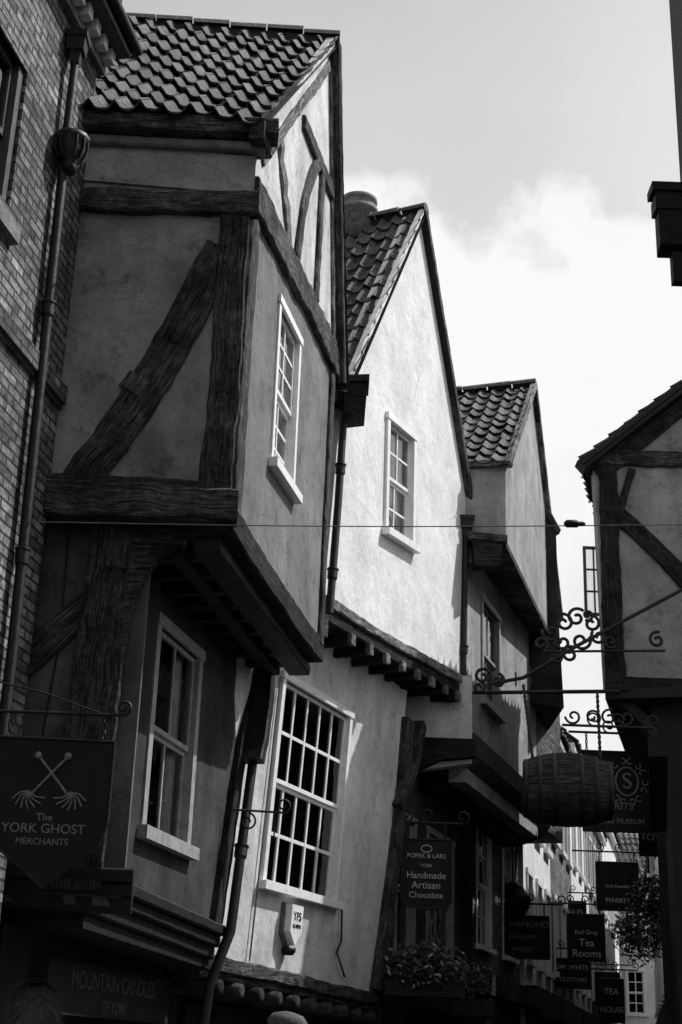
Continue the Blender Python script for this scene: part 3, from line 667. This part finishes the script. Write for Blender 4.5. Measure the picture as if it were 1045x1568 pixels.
bb=empty('hanging_barrel'); c=Vector((2.98,18,4.86))
prof=[];Lh=.56
for k in range(13):
    t=-1+k/6; prof.append((.34+.12*(1-t*t),t*Lh))
prof=[(.30,-Lh+.04)]+prof+[(.30,Lh-.04)]
ax=Vector((1,-.12,-.02)).normalized()
lathe('staves',bb,c,prof,M_OAKBAR,ax,36)
for t in(-.93,-.62,-.3,.3,.62,.93):
    r=.34+.12*(1-t*t)+.004; lathe('hoop',bb,c+ax*(t*Lh),[(r,-.025),(r+.006,-.02),(r+.006,.02),(r,.025)],M_IRON,ax,36)
for k in range(24):
    a=k*math.pi/12; Q=ax.to_track_quat('Z','Y')
    tube('stave_joint',bb,[c+Q@Vector(((.343+.12*(1-t*t))*math.cos(a),(.343+.12*(1-t*t))*math.sin(a),t*Lh)) for t in(-.95,-.6,-.3,0,.3,.6,.95)],.004,M_T_BLACK,res=1)
wb=empty('wrought_iron_bracket'); f=YF(18.8)
A=Vector((1.86,19.95,6.55))
tube('main_bar',wb,[A,f(3.87,6.36)],.028,M_IRON)
tube('stay',wb,[f(2.1,6.4),f(2.55,6.5),f(3.3,6.98),f(4.8,7.85)],.026,M_IRON)
tube('lower_bar',wb,[f(2.85,6.88),f(4.5,6.95)],.018,M_IRON)
for (x,z,r,d) in((2.95,7.15,.13,1),(3.12,7.3,.13,-1),(3.3,7.38,.14,1),(3.5,7.3,.13,-1),(3.1,7.02,.12,1),(3.35,7.05,.14,-1),(3.6,7.12,.11,1),(2.8,6.98,.11,1),(3.45,7.42,.08,1),(3.75,7.05,.1,-1),(4.4,7.1,.12,1),(2.0,6.5,.12,1),(1.95,6.35,.09,-1),(2.2,6.45,.1,-1),(3.2,6.85,.12,1),(3.0,6.8,.09,-1)):
    tube('scrollwork',wb,scroll((x,z),r,1.25,rnd()*6,f,d),.023,M_IRON)
for k in range(3): tube('tie',wb,[f(2.25+k*.2,6.36+.02*k),f(2.25+k*.2,6.5+.08*k)],.012,M_IRON)
chain(wb,f(3.55,6.36),Vector((3.42,18.05,5.3)),.012); chain(wb,f(2.55,6.4),Vector((2.55,18.02,5.25)),.012)
b2=empty('wrought_iron_bracket'); bracket(b2,18.4,3.0,4.2,5.78,-1)
for x in(3.15,3.4,3.62,3.85): tube('scrollwork',b2,scroll((x,5.9),.11,1.2,x*9,YF(18.4),1),.016,M_IRON)
b3=empty('iron_sign_bracket'); f=Fr(L1(3.2,0,.1)[0],L1(3.2,0,.1)[1],80)
tube('bar',b3,[f(0,3.86),f(.5,3.86)],.012,M_IRON); tube('scroll',b3,scroll((.5,3.93),.08,1.3,-1.5,f,1),.01,M_IRON); tube('scroll',b3,scroll((.15,3.75),.09,1.3,1.5,f,-1),.01,M_IRON); tube('hook',b3,[f(.42,3.86),f(.42,3.6)],.008,M_IRON)
ow=empty('overhead_cable')
pts=[Vector((-2.6+5.3*t,10,5.27+.17*t-.03*math.sin(math.pi*t))) for t in [i/20 for i in range(21)]]
tube('wire',ow,pts,.0045,M_LEAD); lathe('connector',ow,(1.75,10,5.41),[(.012,-.07),(.03,-.05),(.03,.03),(.02,.04),(.02,.07),(.01,.09)],M_IRON,(1,0,0.03),12)
ln=empty('street_lantern'); c=Vector((3.42,27,4.1))
lathe('bowl',ln,c,[(.08,0),(.2,.05),(.3,.2),(.34,.36),(.3,.42),(.22,.5),(.2,.56),(.12,.62),(.04,.66)],M_IRON,seg=16); tube('hanger',ln,[c+Vector((0,0,.6)),c+Vector((0,0,1.6)),c+Vector((-.6,.1,1.75))],.02,M_IRON)
hb=empty('hanging_flower_basket'); leaves('foliage',hb,(5.95,27,4.55),(.4,.4,.42),1300,.05,M_LEAF); tube('hanger',hb,[(5.95,27,5.0),(5.95,27,5.6),(6.8,27.1,5.7)],.02,M_IRON)
iv=empty('climbing_plant'); leaves('foliage',iv,(6.4,30,4.2),(.6,.4,.6),1300,.06,M_LEAF)
lp=empty('wall_lamp'); c=Vector((5.35,25.2,6.35))
tube('arm',lp,[c+Vector((.9,0,.3)),c+Vector((.4,0,.55)),c+Vector((0,0,.4))],.025,M_IRON); lathe('shade',lp,c,[(.06,.4),(.1,.34),(.26,.2),(.24,.18),(.16,.16),(.13,0),(.04,-.05)],M_IRON,seg=12)
fb=empty('window_box_flowers'); leaves('foliage',fb,(1.25,18.7,2.7),(.55,.25,.3),900,.055,M_LEAF); leaves('blossom',fb,(1.25,18.6,2.72),(.55,.25,.28),80,.04,M_PETAL); box('trough',fb,YF(18.75),.75,1.75,2.35,2.55,-.1,.12,M_T_BLACK)
fb2=empty('window_box_flowers'); leaves('foliage',fb2,(1.9,20.4,2.6),(.4,.25,.3),500,.055,M_LEAF); leaves('blossom',fb2,(1.9,20.3,2.62),(.4,.25,.28),40,.04,M_PETAL); box('trough',fb2,YF(20.4),1.5,2.3,2.2,2.4,-.1,.12,M_T_BLACK)
# ------------------------------------------------------------ people
def person(name,x,y,h,hair,face=0):
    e=empty(name); k=h/1.8
    J={'pel':(0,0,.98),'spine':(0,0.01,1.2),'chest':(0,0,1.38),'neck':(0,0,1.52),'head0':(0,.0,1.6),
       'sl':(-.2,0,1.44),'el':(-.25,.03,1.15),'wl':(-.25,-.06,.9),'sr':(.2,0,1.44),'er':(.25,.03,1.15),'wr':(.25,-.06,.9),
       'hl':(-.1,0,.93),'kl':(-.11,-.03,.5),'al':(-.11,.02,.09),'tl':(-.12,-.15,.04),'hr':(.1,0,.93),'kr':(.11,.05,.5),'ar':(.11,.12,.09),'tr':(.12,-.03,.04)}
    Rr={'pel':.15,'spine':.14,'chest':.17,'neck':.065,'head0':.06,'sl':.085,'el':.055,'wl':.04,'sr':.085,'er':.055,'wr':.04,'hl':.1,'kl':.07,'al':.05,'tl':.04,'hr':.1,'kr':.07,'ar':.05,'tr':.04}
    E=[('pel','spine'),('spine','chest'),('chest','neck'),('neck','head0'),('chest','sl'),('sl','el'),('el','wl'),('chest','sr'),('sr','er'),('er','wr'),('pel','hl'),('hl','kl'),('kl','al'),('al','tl'),('pel','hr'),('hr','kr'),('kr','ar'),('ar','tr')]
    ks=list(J); me=bpy.data.meshes.new('body'); me.from_pydata([J[q] for q in ks],[(ks.index(a),ks.index(b)) for a,b in E],[])
    o=bpy.data.objects.new('body',me); COL.objects.link(o); o.parent=e; me.materials.append(M_COAT)
    md=o.modifiers.new('skin','SKIN')
    for i,q in enumerate(ks): me.skin_vertices[0].data[i].radius=(Rr[q],Rr[q]*.85)
    me.skin_vertices[0].data[0].use_root=True
    o.modifiers.new('sub','SUBSURF').levels=2; o.modifiers['sub'].render_levels=2
    lathe('neck',e,(0,0,1.5),[(.06,0),(.055,.1)],M_SKIN,seg=12)
    bm=bmesh.new(); bmesh.ops.create_uvsphere(bm,u_segments=24,v_segments=18,radius=1)
    for v in bm.verts:
        c=v.co; x_,y_,z_=c.x*.078,c.y*.098,c.z*.122
        if c.z<0: x_*=1+.28*c.z; y_*=1+.15*c.z
        if c.y<-.85 and -.25<c.z<.15 and abs(c.x)<.2: y_-=.018
        v.co=(x_,y_,z_+1.68)
    m2=bpy.data.meshes.new('head'); bm.to_mesh(m2); bm.free(); m2.materials.append(M_SKIN)
    for p in m2.polygons:p.use_smooth=True
    ho=bpy.data.objects.new('head',m2); COL.objects.link(ho); ho.parent=e
    for sx in(-1,1):
        lathe('ear',e,(sx*.078,.01,1.67),[(.01,-.01),(.03,-.005),(.03,.005),(.01,.01)],M_SKIN,(sx,.2,0),10)
        lathe('eye',e,(sx*.03,-.088,1.69),[(.004,-.006),(.011,0),(.004,.006)],M_IRON,(0,1,0),8)
    tube('mouth',e,[(-.022,-.09,1.615),(0,-.094,1.613),(.022,-.09,1.615)],.004,M_HAIR)
    if hair=='hair':
        V=[];F=[]
        for i in range(5200):
            a=ru(0,2*math.pi); ph=ru(-.5,1.57)
            d=Vector((math.cos(a)*math.cos(ph),math.sin(a)*math.cos(ph),math.sin(ph)))
            if d.y<-.35 and d.z<.45: continue
            fl=ru(0,.03)
            b=Vector((d.x*.09,d.y*.11,d.z*.135+1.685)); t=Vector((d.x*.4+ru(-.4,.4),d.y*.4+.2+ru(-.4,.4),-1+.6*d.z)); t=(t-d*t.dot(d)*.8).normalized()*.07; s=t.cross(d).normalized()*.0028
            n=len(V); V+=[b-s,b+s,b+t+d*(.008+fl)]; F.append((n,n+1,n+2))
        mk('hair',e,V,F,M_HAIR,recalc=False)
        lathe('hair_cap',e,(0,.008,1.66),[(.088,0),(.09,.04),(.08,.1),(.055,.135),(.02,.15)],M_HAIR,seg=20,squash=1.18)
    else:
        lathe('cap_crown',e,(0,.0,1.74),[(.095,-.02),(.115,.01),(.118,.04),(.09,.075),(.04,.09)],M_CAP,(0,-.15,1),24,1.15)
        lathe('cap_peak',e,(0,-.09,1.735),[(.075,0),(.08,.008),(.05,.014)],M_CAP,(0,-.2,1),20)
    for sx,w in((-1,'wl'),(1,'wr')):
        wv=Vector(J[w]); lathe('palm',e,wv+Vector((0,0,-.1)),[(.02,0),(.036,.03),(.034,.08),(.026,.1)],M_SKIN,(0,0,1),10,.5)
        for q,(dy,l) in enumerate(((-.026,.07),(-.009,.08),(.009,.075),(.026,.06))):
            tube('finger',e,[wv+Vector((0,dy,-.09)),wv+Vector((-sx*.008,dy,-.09-l*.5)),wv+Vector((-sx*.025,dy,-.09-l))],.008,M_SKIN)
        tube('thumb',e,[wv+Vector((0,-.03,-.04)),wv+Vector((-sx*.01,-.055,-.08)),wv+Vector((-sx*.015,-.05,-.11))],.009,M_SKIN)
    e.location=(x,y,.12 if x<-1 else .0); e.rotation_euler=(0,0,face); e.scale=(k,k,k); return e
person('pedestrian',-1.15,6.0,1.70,'hair',math.radians(200))
person('pedestrian',-.22,9.2,1.82,'cap',math.radians(150))

# ------------------------------------------------------------ sun, sky, camera
el=math.radians(52); az=math.radians(71.5)
sd=Vector((math.sin(az)*math.cos(el),math.cos(az)*math.cos(el),math.sin(el)))
L=bpy.data.lights.new('sun','SUN'); L.energy=5.0; L.angle=math.radians(.5); L.color=(1,.985,.97)
lo=bpy.data.objects.new('sun',L); COL.objects.link(lo); lo.rotation_euler=sd.to_track_quat('Z','Y').to_euler(); lo.location=(20,10,40)
W=bpy.data.worlds.new('World'); SC.world=W; W.use_nodes=True; nt=W.node_tree; nt.nodes.clear()
out=nt.nodes.new('ShaderNodeOutputWorld'); bg=nt.nodes.new('ShaderNodeBackground'); bg.inputs[1].default_value=.1; nt.links.new(bg.outputs[0],out.inputs[0])
sk=nt.nodes.new('ShaderNodeTexSky'); sk.sky_type='NISHITA'; sk.sun_disc=False; sk.sun_elevation=el; sk.sun_rotation=az
bw=nt.nodes.new('ShaderNodeRGBToBW'); nt.links.new(sk.outputs[0],bw.inputs[0])
def MA(op,a,b):
    m=N(nt,'ShaderNodeMath',operation=op)
    for i,x in enumerate((a,b)):
        if isinstance(x,(int,float)): m.inputs[i].default_value=x
        else: nt.links.new(x,m.inputs[i])
    return m.outputs[0]
tc=nt.nodes.new('ShaderNodeTexCoord'); sp=nt.nodes.new('ShaderNodeSeparateXYZ'); nt.links.new(tc.outputs['Generated'],sp.inputs[0])
def WN(scale,detail,rough=.5):
    n=nt.nodes.new('ShaderNodeTexNoise'); n.inputs['Scale'].default_value=scale; n.inputs['Detail'].default_value=detail; n.inputs['Roughness'].default_value=rough
    nt.links.new(tc.outputs['Generated'],n.inputs['Vector']); return n
skyv=MA('MULTIPLY',bw.outputs[0],2.6)
n1=WN(9,10,.56); veil=WN(2.6,5,.5)
skyv=MA('ADD',skyv,MA('MULTIPLY',MA('MAXIMUM',MA('SUBTRACT',veil.outputs[0],.42),0),4.0))
# cumulus bank: bright billowed top edge, slightly greyer body
thr=MA('ADD',MA('MULTIPLY',MA('SUBTRACT',n1.outputs[0],.5),.22),MA('SUBTRACT',.582,MA('MULTIPLY',sp.outputs[0],.2)))
dd=MA('SUBTRACT',thr,sp.outputs[2])
cl=N(nt,'ShaderNodeClamp'); nt.links.new(MA('MULTIPLY',dd,45),cl.inputs[0])
n2=WN(5,7,.55)
cv=ramp(nt,n2.outputs[0],[(.36,.82),(.5,.92),(.6,1.0)])
body=N(nt,'ShaderNodeClamp'); nt.links.new(MA('MULTIPLY',dd,7),body.inputs[0])
edge=nt.nodes.new('ShaderNodeMix'); edge.data_type='FLOAT'; nt.links.new(body.outputs[0],edge.inputs[0]); edge.inputs[2].default_value=1.0; nt.links.new(cv.outputs[0],edge.inputs[3])
cm=MA('MULTIPLY',edge.outputs[0],9.6)
mx=nt.nodes.new('ShaderNodeMix'); mx.data_type='FLOAT'; nt.links.new(cl.outputs[0],mx.inputs[0]); nt.links.new(skyv,mx.inputs[2]); nt.links.new(cm,mx.inputs[3])
nt.links.new(mx.outputs[0],bg.inputs[0])
cam=bpy.data.cameras.new('camera'); cam.sensor_fit='VERTICAL'; cam.sensor_height=36; cam.sensor_width=24; cam.lens=2178/1568*36; cam.clip_end=2000; cam.clip_start=.05
co=bpy.data.objects.new('camera',cam); COL.objects.link(co)
p=math.radians(21); r=.035
fwd=Vector((0,math.cos(p),math.sin(p))); up0=Vector((0,-math.sin(p),math.cos(p))); rt0=Vector((1,0,0))
im_r=rt0*math.cos(r)+up0*math.sin(r); im_u=-rt0*math.sin(r)+up0*math.cos(r)
Mx=Matrix((im_r,im_u,-fwd)).transposed().to_4x4(); Mx.translation=Vector((0,0,1.6)); co.matrix_world=Mx
SC.camera=co
SC.view_settings.view_transform='Standard'; SC.view_settings.look='None'; SC.view_settings.exposure=0
